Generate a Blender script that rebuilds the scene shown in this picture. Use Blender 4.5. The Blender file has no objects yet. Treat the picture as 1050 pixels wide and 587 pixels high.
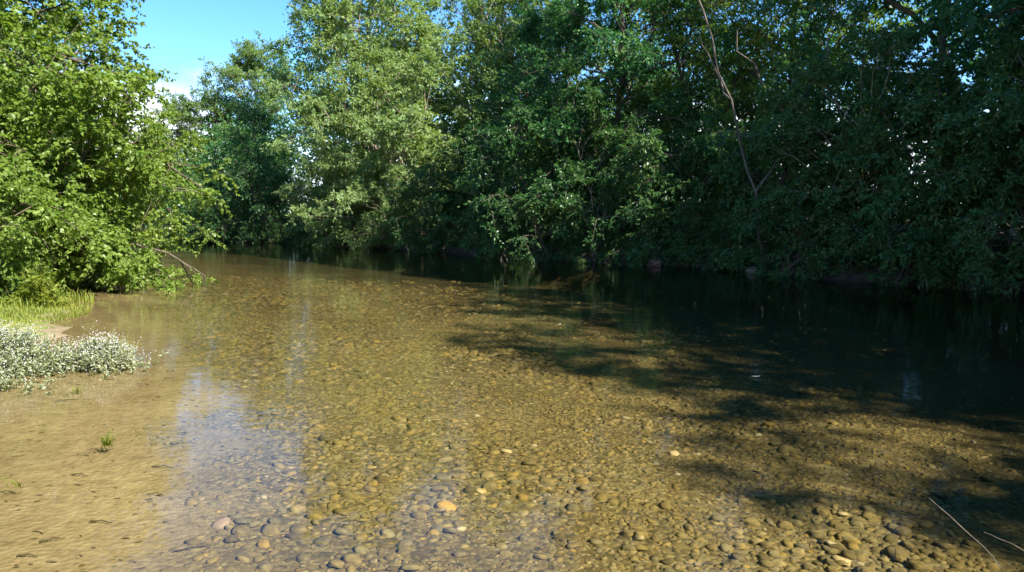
import bpy, math, random
import numpy as np

# ------------------------------------------------------------------ camera, sky, sun, exposure
scene = bpy.context.scene
COL = scene.collection
PXF = 793.0 / 1050.0                      # focal length in image widths
cam_d = bpy.data.cameras.new('camera')
cam_d.sensor_width = 36.0
cam_d.lens = 36.0 * PXF
cam_d.clip_start = 0.05
cam_d.clip_end = 2000
cam = bpy.data.objects.new('camera', cam_d)
COL.objects.link(cam)
cam.location = (0, 0, 1.7)
cam.rotation_euler = (math.radians(90 - 5.0), 0, 0)
scene.camera = cam

SUN_EL = math.radians(46)
SUN_AZ = math.atan2(0.76, -0.65)          # clockwise from +Y: light comes from the right, a little behind
sun_vec = (math.sin(SUN_AZ) * math.cos(SUN_EL), math.cos(SUN_AZ) * math.cos(SUN_EL), math.sin(SUN_EL))

world = bpy.data.worlds.new('World')
scene.world = world
world.use_nodes = True
wn, wl = world.node_tree.nodes, world.node_tree.links
wn.clear()
w_out = wn.new('ShaderNodeOutputWorld')
w_bg = wn.new('ShaderNodeBackground')
w_sky = wn.new('ShaderNodeTexSky')
w_sky.sky_type = 'NISHITA'
w_sky.sun_disc = False
w_sky.sun_elevation = SUN_EL
w_sky.sun_rotation = SUN_AZ
w_sky.air_density = 0.8
w_sky.dust_density = 0.0
w_sky.ozone_density = 3.0
w_bg.inputs['Strength'].default_value = 0.115
# low fair-weather clouds, thicker towards the horizon all the way round
w_tc = wn.new('ShaderNodeTexCoord')
w_sep = wn.new('ShaderNodeSeparateXYZ')
wl.new(w_tc.outputs['Generated'], w_sep.inputs[0])
w_map = wn.new('ShaderNodeMapping')
w_map.inputs['Scale'].default_value = (2.2, 2.2, 5.0)
w_map.inputs['Location'].default_value = (0.35, 0.1, 0.0)
wl.new(w_tc.outputs['Generated'], w_map.inputs['Vector'])
w_noise = wn.new('ShaderNodeTexNoise')
w_noise.inputs['Scale'].default_value = 1.3
w_noise.inputs['Detail'].default_value = 6
w_noise.inputs['Roughness'].default_value = 0.55
wl.new(w_map.outputs[0], w_noise.inputs['Vector'])
w_fade = wn.new('ShaderNodeMapRange')
w_fade.inputs['From Min'].default_value = 0.09
w_fade.inputs['From Max'].default_value = 0.23
w_fade.inputs['To Min'].default_value = 0.20
w_fade.inputs['To Max'].default_value = -0.18
wl.new(w_sep.outputs['Z'], w_fade.inputs['Value'])
w_add = wn.new('ShaderNodeMath')
w_add.operation = 'ADD'
wl.new(w_noise.outputs['Fac'], w_add.inputs[0])
wl.new(w_fade.outputs[0], w_add.inputs[1])
w_ramp = wn.new('ShaderNodeMapRange')
w_ramp.inputs['From Min'].default_value = 0.50
w_ramp.inputs['From Max'].default_value = 0.72
w_ramp.interpolation_type = 'SMOOTHSTEP'
wl.new(w_add.outputs[0], w_ramp.inputs['Value'])
w_mix = wn.new('ShaderNodeMix')
w_mix.data_type = 'RGBA'
w_mix.inputs[7].default_value = (5.6, 6.0, 6.6, 1)
wl.new(w_ramp.outputs[0], w_mix.inputs[0])
w_hs = wn.new('ShaderNodeHueSaturation')
w_hs.inputs['Saturation'].default_value = 1.25
wl.new(w_sky.outputs[0], w_hs.inputs['Color'])
wl.new(w_hs.outputs[0], w_mix.inputs[6])
wl.new(w_mix.outputs[2], w_bg.inputs['Color'])
wl.new(w_bg.outputs[0], w_out.inputs['Surface'])

from mathutils import Vector
sun_d = bpy.data.lights.new('sun', 'SUN')
sun_d.energy = 4.7
sun_d.angle = math.radians(0.53)
sun_d.color = (1.0, 0.95, 0.86)
sun = bpy.data.objects.new('sun', sun_d)
COL.objects.link(sun)
sun.location = (30, -10, 40)
sun.rotation_euler = Vector(sun_vec).to_track_quat('Z', 'Y').to_euler()

scene.view_settings.view_transform = 'Standard'
scene.view_settings.look = 'None'
scene.view_settings.gamma = 1.0
scene.view_settings.exposure = 1.55
scene.view_settings.use_curve_mapping = False
scene.render.engine = 'CYCLES'
cy = scene.cycles
cy.max_bounces = 7
cy.diffuse_bounces = 3
cy.glossy_bounces = 3
cy.transmission_bounces = 5
cy.transparent_max_bounces = 12
cy.caustics_reflective = False
cy.caustics_refractive = False
cy.use_denoising = True
cy.sample_clamp_indirect = 6.0

# ------------------------------------------------------------------ helpers
def mesh_np(name, verts, faces, mat, smooth=False):
    verts = np.asarray(verts, dtype=np.float32)
    faces = np.asarray(faces, dtype=np.int32)
    me = bpy.data.meshes.new(name)
    nf, k = faces.shape
    me.vertices.add(len(verts))
    me.vertices.foreach_set('co', verts.ravel())
    me.loops.add(nf * k)
    me.loops.foreach_set('vertex_index', faces.ravel())
    me.polygons.add(nf)
    me.polygons.foreach_set('loop_start', np.arange(0, nf * k, k, dtype=np.int32))
    if smooth:
        me.polygons.foreach_set('use_smooth', np.ones(nf, dtype=bool))
    me.update(calc_edges=True)
    me.materials.append(mat)
    return me

def link(name, data, parent=None, loc=None, rz=0.0, sc=None):
    o = bpy.data.objects.new(name, data)
    COL.objects.link(o)
    if parent:
        o.parent = parent
    if loc is not None:
        o.location = loc
    if rz:
        o.rotation_euler = (0, 0, rz)
    if sc is not None:
        o.scale = sc if hasattr(sc, '__len__') else (sc, sc, sc)
    return o

def tag(o, label=None, cat=None, group=None, kind=None):
    if label: o['label'] = label
    if cat: o['category'] = cat
    if group: o['group'] = group
    if kind: o['kind'] = kind
    return o

def norm(v):
    return v / np.maximum(np.linalg.norm(v, axis=-1, keepdims=True), 1e-9)

def tubes(paths, radii, sides):
    """paths (N,K,3), radii (N,K) -> verts, quads"""
    N, K, _ = paths.shape
    tan = np.empty_like(paths)
    tan[:, 1:-1] = paths[:, 2:] - paths[:, :-2]
    tan[:, 0] = paths[:, 1] - paths[:, 0]
    tan[:, -1] = paths[:, -1] - paths[:, -2]
    tan = norm(tan)
    mean = norm(paths[:, -1] - paths[:, 0])
    ref = np.where(np.abs(mean[:, 2:3]) < 0.8, np.array([[0, 0, 1.0]]), np.array([[1.0, 0, 0]]))[:, None, :]
    a = norm(np.cross(tan, np.broadcast_to(ref, tan.shape)))
    b = np.cross(tan, a)
    ang = np.arange(sides) * 2 * math.pi / sides
    ring = a[:, :, None, :] * np.cos(ang)[None, None, :, None] + b[:, :, None, :] * np.sin(ang)[None, None, :, None]
    v = paths[:, :, None, :] + ring * radii[:, :, None, None]
    idx = np.arange(N * K * sides).reshape(N, K, sides)
    nx = np.roll(idx, -1, axis=2)
    f = np.stack([idx[:, :-1], nx[:, :-1], nx[:, 1:], idx[:, 1:]], axis=-1).reshape(-1, 4)
    return v.reshape(-1, 3), f

def join(parts):
    vs, fs, off = [], [], 0
    for v, f in parts:
        vs.append(v); fs.append(f + off); off += len(v)
    return np.concatenate(vs), np.concatenate(fs)

def hash2(ix, iy, seed):
    n = (ix * 374761393 + iy * 668265263 + seed * 1442695041).astype(np.int64) & 0xffffffff
    n = ((n ^ (n >> 13)) * 1274126177) & 0xffffffff
    return ((n ^ (n >> 16)) & 0xffff) / 65535.0

def vnoise(x, y, seed=0):
    x = np.asarray(x, float); y = np.asarray(y, float)
    ix = np.floor(x).astype(np.int64); iy = np.floor(y).astype(np.int64)
    fx = x - ix; fy = y - iy
    fx = fx * fx * (3 - 2 * fx); fy = fy * fy * (3 - 2 * fy)
    a = hash2(ix, iy, seed); b = hash2(ix + 1, iy, seed)
    c = hash2(ix, iy + 1, seed); d = hash2(ix + 1, iy + 1, seed)
    return (a * (1 - fx) + b * fx) * (1 - fy) + (c * (1 - fx) + d * fx) * fy - 0.5

def sstep(a, b, x):
    t = np.clip((x - a) / (b - a), 0, 1)
    return t * t * (3 - 2 * t)

# ------------------------------------------------------------------ materials
def new_mat(name):
    m = bpy.data.materials.new(name)
    m.use_nodes = True
    nt = m.node_tree
    nt.nodes.clear()
    out = nt.nodes.new('ShaderNodeOutputMaterial')
    return m, nt, nt.nodes, nt.links, out

def ramp(nodes, stops, interp='LINEAR'):
    r = nodes.new('ShaderNodeValToRGB')
    r.color_ramp.interpolation = interp
    el = r.color_ramp.elements
    while len(el) < len(stops):
        el.new(0.5)
    for e, (p, c) in zip(el, stops):
        e.position = p
        e.color = (c[0], c[1], c[2], 1)
    return r

def leaf_mat(name, dark, mid, light, trans=0.35, rough=0.5, yellow=None, tt=(1.6, 1.5, 0.55)):
    m, nt, N, L, out = new_mat(name)
    geo = N.new('ShaderNodeNewGeometry')
    tc = N.new('ShaderNodeTexCoord')
    info = N.new('ShaderNodeObjectInfo')
    noise = N.new('ShaderNodeTexNoise')
    noise.inputs['Scale'].default_value = 0.55
    noise.inputs['Detail'].default_value = 2
    L.new(tc.outputs['Object'], noise.inputs['Vector'])
    # value = 0.5*island + 0.5*clump noise + object shift
    a = N.new('ShaderNodeMath'); a.operation = 'MULTIPLY_ADD'
    L.new(geo.outputs['Random Per Island'], a.inputs[0]); a.inputs[1].default_value = 0.55
    b = N.new('ShaderNodeMath'); b.operation = 'MULTIPLY_ADD'
    L.new(noise.outputs['Fac'], b.inputs[0]); b.inputs[1].default_value = 0.75; b.inputs[2].default_value = -0.2
    c = N.new('ShaderNodeMath'); c.operation = 'MULTIPLY_ADD'
    L.new(info.outputs['Random'], c.inputs[0]); c.inputs[1].default_value = 0.16
    L.new(b.outputs[0], c.inputs[2]); L.new(c.outputs[0], a.inputs[2])
    stops = [(0.05, dark), (0.5, mid), (0.88, light)]
    if yellow: stops.append((1.0, yellow))
    r = ramp(N, stops)
    L.new(a.outputs[0], r.inputs[0])
    pr = N.new('ShaderNodeBsdfPrincipled')
    pr.inputs['Roughness'].default_value = rough
    pr.inputs['Specular IOR Level'].default_value = 0.25
    L.new(r.outputs[0], pr.inputs['Base Color'])
    tr = N.new('ShaderNodeBsdfTranslucent')
    tint = N.new('ShaderNodeMix'); tint.data_type = 'RGBA'; tint.blend_type = 'MULTIPLY'
    tint.inputs[0].default_value = 1.0
    L.new(r.outputs[0], tint.inputs[6]); tint.inputs[7].default_value = (tt[0], tt[1], tt[2], 1)
    L.new(tint.outputs[2], tr.inputs['Color'])
    mx = N.new('ShaderNodeMixShader'); mx.inputs[0].default_value = trans
    L.new(pr.outputs[0], mx.inputs[1]); L.new(tr.outputs[0], mx.inputs[2])
    L.new(mx.outputs[0], out.inputs['Surface'])
    return m

def bark_mat(name, c0, c1):
    m, nt, N, L, out = new_mat(name)
    tc = N.new('ShaderNodeTexCoord')
    mp = N.new('ShaderNodeMapping'); mp.inputs['Scale'].default_value = (9, 9, 2)
    L.new(tc.outputs['Object'], mp.inputs[0])
    no = N.new('ShaderNodeTexNoise'); no.inputs['Scale'].default_value = 1.5; no.inputs['Detail'].default_value = 6
    L.new(mp.outputs[0], no.inputs['Vector'])
    r = ramp(N, [(0.3, c0), (0.7, c1)])
    L.new(no.outputs['Fac'], r.inputs[0])
    pr = N.new('ShaderNodeBsdfPrincipled'); pr.inputs['Roughness'].default_value = 0.85
    L.new(r.outputs[0], pr.inputs['Base Color'])
    bp = N.new('ShaderNodeBump'); bp.inputs['Strength'].default_value = 0.6; bp.inputs['Distance'].default_value = 0.03
    L.new(no.outputs['Fac'], bp.inputs['Height']); L.new(bp.outputs[0], pr.inputs['Normal'])
    L.new(pr.outputs[0], out.inputs['Surface'])
    return m

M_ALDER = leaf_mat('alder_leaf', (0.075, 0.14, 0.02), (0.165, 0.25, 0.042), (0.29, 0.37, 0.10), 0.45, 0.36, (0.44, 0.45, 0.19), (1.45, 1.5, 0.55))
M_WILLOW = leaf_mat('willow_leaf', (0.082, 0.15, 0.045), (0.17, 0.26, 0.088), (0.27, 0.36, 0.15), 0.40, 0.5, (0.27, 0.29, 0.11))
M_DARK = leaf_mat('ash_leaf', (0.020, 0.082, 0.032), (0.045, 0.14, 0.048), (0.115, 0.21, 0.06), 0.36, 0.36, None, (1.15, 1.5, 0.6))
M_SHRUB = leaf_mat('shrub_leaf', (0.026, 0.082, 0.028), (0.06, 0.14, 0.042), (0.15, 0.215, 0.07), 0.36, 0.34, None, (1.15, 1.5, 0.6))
M_GRASS = leaf_mat('grass_blade', (0.10, 0.15, 0.02), (0.19, 0.24, 0.035), (0.33, 0.34, 0.07), 0.4, 0.5, (0.42, 0.38, 0.12))
M_MINT = leaf_mat('flower_plant_leaf', (0.13, 0.17, 0.07), (0.27, 0.31, 0.16), (0.44, 0.45, 0.30), 0.3, 0.6)
M_BARK = bark_mat('bark', (0.05, 0.035, 0.022), (0.16, 0.12, 0.085))
M_BARK_MID = bark_mat('grey_bark', (0.06, 0.046, 0.034), (0.18, 0.145, 0.11))
M_BARK_PALE = bark_mat('pale_bark', (0.16, 0.12, 0.085), (0.36, 0.29, 0.21))

def simple_mat(name, c0, c1, scale=20, rough=0.8):
    m, nt, N, L, out = new_mat(name)
    tc = N.new('ShaderNodeTexCoord')
    no = N.new('ShaderNodeTexNoise'); no.inputs['Scale'].default_value = scale; no.inputs['Detail'].default_value = 4
    L.new(tc.outputs['Object'], no.inputs['Vector'])
    r = ramp(N, [(0.3, c0), (0.7, c1)])
    L.new(no.outputs['Fac'], r.inputs[0])
    pr = N.new('ShaderNodeBsdfPrincipled'); pr.inputs['Roughness'].default_value = rough
    L.new(r.outputs[0], pr.inputs['Base Color'])
    L.new(pr.outputs[0], out.inputs['Surface'])
    return m

M_PETAL = simple_mat('white_petal', (0.38, 0.36, 0.32), (0.60, 0.57, 0.53), 30, 0.6)
M_STICK = simple_mat('pale_stick', (0.2, 0.15, 0.09), (0.38, 0.29, 0.17), 25, 0.6)
M_TWIG = simple_mat('dark_twig', (0.035, 0.024, 0.014), (0.10, 0.07, 0.04), 25, 0.8)
M_RED = simple_mat('red_clay', (0.10, 0.04, 0.026), (0.30, 0.13, 0.09), 6, 0.85)
M_PINK = simple_mat('pinkish_rock', (0.12, 0.08, 0.06), (0.32, 0.22, 0.18), 6, 0.8)
M_DRYLEAF = simple_mat('dry_leaf', (0.5, 0.42, 0.26), (0.72, 0.62, 0.42), 15, 0.6)

def pebble_mat():
    m, nt, N, L, out = new_mat('pebble')
    geo = N.new('ShaderNodeNewGeometry'); info = N.new('ShaderNodeObjectInfo'); tc = N.new('ShaderNodeTexCoord')
    a = N.new('ShaderNodeMath'); a.operation = 'ADD'
    L.new(geo.outputs['Random Per Island'], a.inputs[0]); L.new(info.outputs['Random'], a.inputs[1])
    fr = N.new('ShaderNodeMath'); fr.operation = 'FRACT'
    L.new(a.outputs[0], fr.inputs[0])
    r = ramp(N, [(0.0, (0.085, 0.065, 0.035)), (0.12, (0.17, 0.13, 0.06)), (0.25, (0.13, 0.11, 0.065)), (0.38, (0.22, 0.165, 0.07)),
                 (0.5, (0.16, 0.14, 0.09)), (0.62, (0.25, 0.185, 0.07)), (0.74, (0.19, 0.16, 0.085)), (0.84, (0.28, 0.22, 0.11)),
                 (0.93, (0.30, 0.20, 0.055)), (0.985, (0.40, 0.35, 0.24))], 'CONSTANT')
    L.new(fr.outputs[0], r.inputs[0])
    no = N.new('ShaderNodeTexNoise'); no.inputs['Scale'].default_value = 22; no.inputs['Detail'].default_value = 5
    L.new(geo.outputs['Position'], no.inputs['Vector'])
    mr = N.new('ShaderNodeMapRange'); mr.inputs['From Min'].default_value = 0.3; mr.inputs['From Max'].default_value = 0.7
    mr.inputs['To Min'].default_value = 0.6; mr.inputs['To Max'].default_value = 1.18
    L.new(no.outputs['Fac'], mr.inputs['Value'])
    # algae film patches over several stones
    big = N.new('ShaderNodeTexNoise'); big.inputs['Scale'].default_value = 1.1; big.inputs['Detail'].default_value = 3
    L.new(geo.outputs['Position'], big.inputs['Vector'])
    br = N.new('ShaderNodeMapRange'); br.inputs['From Min'].default_value = 0.4; br.inputs['From Max'].default_value = 0.65
    br.inputs['To Min'].default_value = 0.15; br.inputs['To Max'].default_value = 0.75
    L.new(big.outputs['Fac'], br.inputs['Value'])
    al = N.new('ShaderNodeMix'); al.data_type = 'RGBA'
    L.new(br.outputs[0], al.inputs[0]); L.new(r.outputs[0], al.inputs[6]); al.inputs[7].default_value = (0.19, 0.14, 0.045, 1)
    mu = N.new('ShaderNodeVectorMath'); mu.operation = 'SCALE'
    L.new(al.outputs[2], mu.inputs[0]); L.new(mr.outputs[0], mu.inputs['Scale'])
    pr = N.new('ShaderNodeBsdfPrincipled'); pr.inputs['Roughness'].default_value = 0.8
    pr.inputs['Specular IOR Level'].default_value = 0.15
    L.new(mu.outputs[0], pr.inputs['Base Color'])
    bp = N.new('ShaderNodeBump'); bp.inputs['Strength'].default_value = 0.4; bp.inputs['Distance'].default_value = 0.01
    L.new(no.outputs['Fac'], bp.inputs['Height']); L.new(bp.outputs[0], pr.inputs['Normal'])
    L.new(pr.outputs[0], out.inputs['Surface'])
    return m
M_PEBBLE = pebble_mat()

def bed_mat():
    """sand and fine gravel; attributes say how sandy the bed is and where shade is painted"""
    m, nt, N, L, out = new_mat('river_bed')
    geo = N.new('ShaderNodeNewGeometry')
    at = N.new('ShaderNodeAttribute'); at.attribute_name = 'sand'
    vo = N.new('ShaderNodeTexVoronoi'); vo.inputs['Scale'].default_value = 24
    vo.inputs['Randomness'].default_value = 1.0
    L.new(geo.outputs['Position'], vo.inputs['Vector'])
    cr = ramp(N, [(0.0, (0.085, 0.068, 0.034)), (0.35, (0.155, 0.115, 0.05)), (0.7, (0.20, 0.15, 0.062)), (1.0, (0.27, 0.22, 0.11))])
    sepc = N.new('ShaderNodeSeparateColor')
    L.new(vo.outputs['Color'], sepc.inputs[0]); L.new(sepc.outputs[0], cr.inputs[0])
    fine = N.new('ShaderNodeTexNoise'); fine.inputs['Scale'].default_value = 9; fine.inputs['Detail'].default_value = 8
    fine.inputs['Roughness'].default_value = 0.7
    L.new(geo.outputs['Position'], fine.inputs['Vector'])
    sr = ramp(N, [(0.25, (0.19, 0.142, 0.078)), (0.5, (0.31, 0.238, 0.138)), (0.75, (0.42, 0.335, 0.21))])
    L.new(fine.outputs['Fac'], sr.inputs[0])
    mx = N.new('ShaderNodeMix'); mx.data_type = 'RGBA'
    L.new(at.outputs['Fac'], mx.inputs[0]); L.new(cr.outputs[0], mx.inputs[6]); L.new(sr.outputs[0], mx.inputs[7])
    # broad mottling
    big = N.new('ShaderNodeTexNoise'); big.inputs['Scale'].default_value = 0.5; big.inputs['Detail'].default_value = 4
    L.new(geo.outputs['Position'], big.inputs['Vector'])
    mr = N.new('ShaderNodeMapRange'); mr.inputs['From Min'].default_value = 0.3; mr.inputs['From Max'].default_value = 0.7
    mr.inputs['To Min'].default_value = 0.62; mr.inputs['To Max'].default_value = 1.0
    L.new(big.outputs['Fac'], mr.inputs['Value'])
    at2 = N.new('ShaderNodeAttribute'); at2.attribute_name = 'shade_tone'  # tree shade and water depth painted into the bed colour
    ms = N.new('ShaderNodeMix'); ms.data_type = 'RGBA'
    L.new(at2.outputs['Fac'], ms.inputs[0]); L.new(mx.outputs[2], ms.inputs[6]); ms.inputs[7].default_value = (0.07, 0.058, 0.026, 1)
    mu = N.new('ShaderNodeVectorMath'); mu.operation = 'SCALE'
    L.new(ms.outputs[2], mu.inputs[0]); L.new(mr.outputs[0], mu.inputs['Scale'])
    pr = N.new('ShaderNodeBsdfPrincipled'); pr.inputs['Roughness'].default_value = 0.9
    pr.inputs['Specular IOR Level'].default_value = 0.1
    L.new(mu.outputs[0], pr.inputs['Base Color'])
    ad = N.new('ShaderNodeMath'); ad.operation = 'SUBTRACT'
    L.new(fine.outputs['Fac'], ad.inputs[0]); L.new(vo.outputs['Distance'], ad.inputs[1])
    bp = N.new('ShaderNodeBump'); bp.inputs['Strength'].default_value = 0.6; bp.inputs['Distance'].default_value = 0.02
    L.new(ad.outputs[0], bp.inputs['Height']); L.new(bp.outputs[0], pr.inputs['Normal'])
    L.new(pr.outputs[0], out.inputs['Surface'])
    return m
M_BED = bed_mat()

def soil_mat(name, c0, c1, c2):
    m, nt, N, L, out = new_mat(name)
    geo = N.new('ShaderNodeNewGeometry')
    no = N.new('ShaderNodeTexNoise'); no.inputs['Scale'].default_value = 3; no.inputs['Detail'].default_value = 8
    L.new(geo.outputs['Position'], no.inputs['Vector'])
    r = ramp(N, [(0.3, c0), (0.5, c1), (0.7, c2)])
    L.new(no.outputs['Fac'], r.inputs[0])
    pr = N.new('ShaderNodeBsdfPrincipled'); pr.inputs['Roughness'].default_value = 0.95
    L.new(r.outputs[0], pr.inputs['Base Color'])
    bp = N.new('ShaderNodeBump'); bp.inputs['Strength'].default_value = 0.8; bp.inputs['Distance'].default_value = 0.08
    L.new(no.outputs['Fac'], bp.inputs['Height']); L.new(bp.outputs[0], pr.inputs['Normal'])
    L.new(pr.outputs[0], out.inputs['Surface'])
    return m
M_SOIL = soil_mat('woodland_soil', (0.018, 0.014, 0.008), (0.042, 0.032, 0.019), (0.085, 0.062, 0.036))
M_TURF = soil_mat('grassy_soil', (0.09, 0.11, 0.02), (0.17, 0.19, 0.035), (0.26, 0.23, 0.09))

def water_mat():
    m, nt, N, L, out = new_mat('river_water')
    geo = N.new('ShaderNodeNewGeometry')
    mp = N.new('ShaderNodeMapping'); mp.inputs['Scale'].default_value = (1.0, 1.6, 1.0)
    mp.inputs['Rotation'].default_value = (0, 0, math.radians(20))
    L.new(geo.outputs['Position'], mp.inputs['Vector'])
    n1 = N.new('ShaderNodeTexNoise'); n1.inputs['Scale'].default_value = 7; n1.inputs['Detail'].default_value = 3
    n2 = N.new('ShaderNodeTexNoise'); n2.inputs['Scale'].default_value = 1.3; n2.inputs['Detail'].default_value = 2
    n3 = N.new('ShaderNodeTexNoise'); n3.inputs['Scale'].default_value = 0.25; n3.inputs['Detail'].default_value = 2
    for n in (n1, n2, n3): L.new(mp.outputs[0], n.inputs['Vector'])
    # ripples come and go in broad patches
    amp = N.new('ShaderNodeMapRange'); amp.inputs['From Min'].default_value = 0.35; amp.inputs['From Max'].default_value = 0.65
    amp.inputs['To Min'].default_value = 0.25; amp.inputs['To Max'].default_value = 1.0
    L.new(n3.outputs['Fac'], amp.inputs['Value'])
    b1 = N.new('ShaderNodeBump'); b1.inputs['Distance'].default_value = 0.0028
    L.new(amp.outputs[0], b1.inputs['Strength']); L.new(n1.outputs['Fac'], b1.inputs['Height'])
    b2 = N.new('ShaderNodeBump'); b2.inputs['Distance'].default_value = 0.006; b2.inputs['Strength'].default_value = 0.7
    L.new(n2.outputs['Fac'], b2.inputs['Height']); L.new(b1.outputs[0], b2.inputs['Normal'])
    fr = N.new('ShaderNodeFresnel'); fr.inputs['IOR'].default_value = 1.333
    L.new(b2.outputs[0], fr.inputs['Normal'])
    tr = N.new('ShaderNodeBsdfTransparent'); tr.inputs['Color'].default_value = (0.92, 0.90, 0.77, 1)
    gl = N.new('ShaderNodeBsdfGlossy'); gl.inputs['Roughness'].default_value = 0.03
    L.new(b2.outputs[0], gl.inputs['Normal'])
    mx = N.new('ShaderNodeMixShader')
    L.new(fr.outputs[0], mx.inputs[0]); L.new(tr.outputs[0], mx.inputs[1]); L.new(gl.outputs[0], mx.inputs[2])
    L.new(mx.outputs[0], out.inputs['Surface'])
    return m
M_WATER = water_mat()

# ------------------------------------------------------------------ terrain
RB = np.array([(17, -60), (16.5, -20), (15.0, -6), (14.2, 4), (13.2, 12), (11.7, 17.7), (9.4, 20.5), (6.6, 26.5), (2.2, 30.5),
               (-3.6, 39), (-9, 46.5), (-16, 54), (-23, 58), (-45, 62), (-120, 66), (-600, 60)], float)
LB = np.array([(-4.0, -60), (-4.3, -10), (-4.9, 3), (-5.2, 6.5), (-5.2, 8.6), (-6.3, 11), (-7.8, 14), (-9.7, 17), (-11.8, 22),
               (-15, 30), (-20, 39), (-30, 45), (-60, 48), (-120, 50), (-600, 44)], float)

def sdist(poly, x, y):
    best = np.full(x.shape, 1e18); sg = np.zeros(x.shape)
    for (x0, y0), (x1, y1) in zip(poly[:-1], poly[1:]):
        dx, dy = x1 - x0, y1 - y0
        t = np.clip(((x - x0) * dx + (y - y0) * dy) / (dx * dx + dy * dy), 0, 1)
        d2 = (x - x0 - t * dx) ** 2 + (y - y0 - t * dy) ** 2
        cr = dx * (y - y0) - dy * (x - x0)
        w = d2 < best
        best = np.where(w, d2, best); sg = np.where(w, np.sign(cr), sg)
    return np.sqrt(best) * sg

def terrain(x, y):
    x = np.asarray(x, float); y = np.asarray(y, float)
    wob = 0.5 * vnoise(x * 0.7, y * 0.7, 3) + 0.25 * vnoise(x * 2.1, y * 2.1, 4)
    dR = sdist(RB, x, y) + wob * 0.8           # positive on the river side
    dL = -sdist(LB, x, y) + wob * 0.8
    s = np.minimum(dR, dL)
    near_left = dL < dR
    bed = -0.015 - 0.05 * sstep(0, 2.0, s) - 0.20 * sstep(1.0, 6.0, dL) - 0.75 * sstep(8, 2.0, dR) * sstep(0, 1.5, dR)
    bed = bed + 0.035 * vnoise(x * 1.1, y * 1.1, 7) * sstep(0.3, 2, s) + 0.012 * vnoise(x * 3.7, y * 3.7, 8)
    # a low sandy margin on the left, a steep earth bank on the right
    o = -s
    left = -0.015 + 0.10 * sstep(0, 1.5, o) + 0.55 * sstep(1.0, 6, o) + 1.2 * sstep(6, 40, o)
    right = -0.015 + 0.42 * sstep(0, 0.5, o) + 0.45 * sstep(0.5, 3.0, o) + 1.5 * sstep(3, 40, o)
    land = np.where(near_left, left, right) + (0.20 * vnoise(x * 0.9, y * 0.9, 11) + 0.08 * vnoise(x * 2.9, y * 2.9, 12)) * sstep(0, 1.5, o)
    return np.where(s >= 0, bed, land), s, dL, dR

def spread(lo, hi, c, n, k):
    u = np.linspace(math.asinh((lo - c) / k), math.asinh((hi - c) / k), n)
    return c + k * np.sinh(u)
gx = spread(-600, 600, 1.0, 360, 12.0)
gy = spread(-300, 700, 11.0, 340, 12.0)
X, Y = np.meshgrid(gx, gy)
Z, S, DL, DR = terrain(X, Y)
gv = np.stack([X, Y, Z], -1).reshape(-1, 3)
ii = np.arange(X.size).reshape(X.shape)
gf = np.stack([ii[:-1, :-1], ii[:-1, 1:], ii[1:, 1:], ii[1:, :-1]], -1).reshape(-1, 4)
Sf = S.ravel()[gf].mean(1); DLf = DL.ravel()[gf].mean(1); DRf = DR.ravel()[gf].mean(1)

def sandy(x, y):
    """1 = smooth sand along the left margin, 0 = cobbles"""
    e = np.interp(y, [0, 3.5, 5.5, 7.7, 10, 14, 20, 40], [-0.2, -1.35, -2.3, -3.3, -4.6, -6.6, -9.6, -18])
    return 1 - sstep(-0.5, 0.9, x - e + 1.0 * vnoise(x * 1.3, y * 1.3, 21) + 0.7 * vnoise(x * 3.3, y * 3.3, 22))

def sheet(name, mask, mat, label):
    f = gf[mask]
    used, inv = np.unique(f.ravel(), return_inverse=True)
    me = mesh_np(name, gv[used], inv.reshape(-1, 4), mat, True)
    at = me.attributes.new('sand', 'FLOAT', 'POINT')
    at.data.foreach_set('value', sandy(gv[used][:, 0], gv[used][:, 1]).astype(np.float32))
    at = me.attributes.new('shade_tone', 'FLOAT', 'POINT')
    at.data.foreach_set('value', sstep(12.5, 8.0, DR.ravel()[used] + 2.0 * vnoise(gv[used][:, 0] * 0.6, gv[used][:, 1] * 0.6, 91)).astype(np.float32))  # painted darkening towards the right bank, standing in for shade and deep water
    o = link(name, me)
    return tag(o, label, 'ground', kind='structure')
bed_mask = np.where(DLf < DRf, Sf > -0.45, Sf > 0.0)
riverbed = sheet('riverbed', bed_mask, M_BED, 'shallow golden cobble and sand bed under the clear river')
sheet('left_bank', (~bed_mask) & (DLf < DRf), M_TURF, 'grassy low bank on the left of the river')
sheet('right_bank', (~bed_mask) & (DLf >= DRf), M_SOIL, 'dark earth bank under the trees on the right')

wm = mesh_np('river_water', [(-600, -300, 0), (600, -300, 0), (600, 700, 0), (-600, 700, 0)], [(0, 1, 2, 3)], M_WATER)
tag(link('river_water', wm), 'clear shallow river water reflecting trees and sky', 'water', kind='structure')

# ------------------------------------------------------------------ cobbles of the bed
rng = np.random.default_rng(5)
def dome(segs, rings):
    vs = [(0, 0, 1.0)]
    for r in range(1, rings + 1):
        ph = (math.pi * 0.62) * r / rings
        for k in range(segs):
            a = 2 * math.pi * (k + 0.5 * (r % 2)) / segs
            vs.append((math.sin(ph) * math.cos(a), math.sin(ph) * math.sin(a), math.cos(ph)))
    fs = [(0, 1 + k, 1 + (k + 1) % segs) for k in range(segs)]
    for r in range(rings - 1):
        o0, o1 = 1 + r * segs, 1 + (r + 1) * segs
        for k in range(segs):
            k1 = (k + 1) % segs
            fs.append((o0 + k, o1 + k, o1 + k1)); fs.append((o0 + k, o1 + k1, o0 + k1))
    return np.array(vs), np.array(fs)

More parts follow.
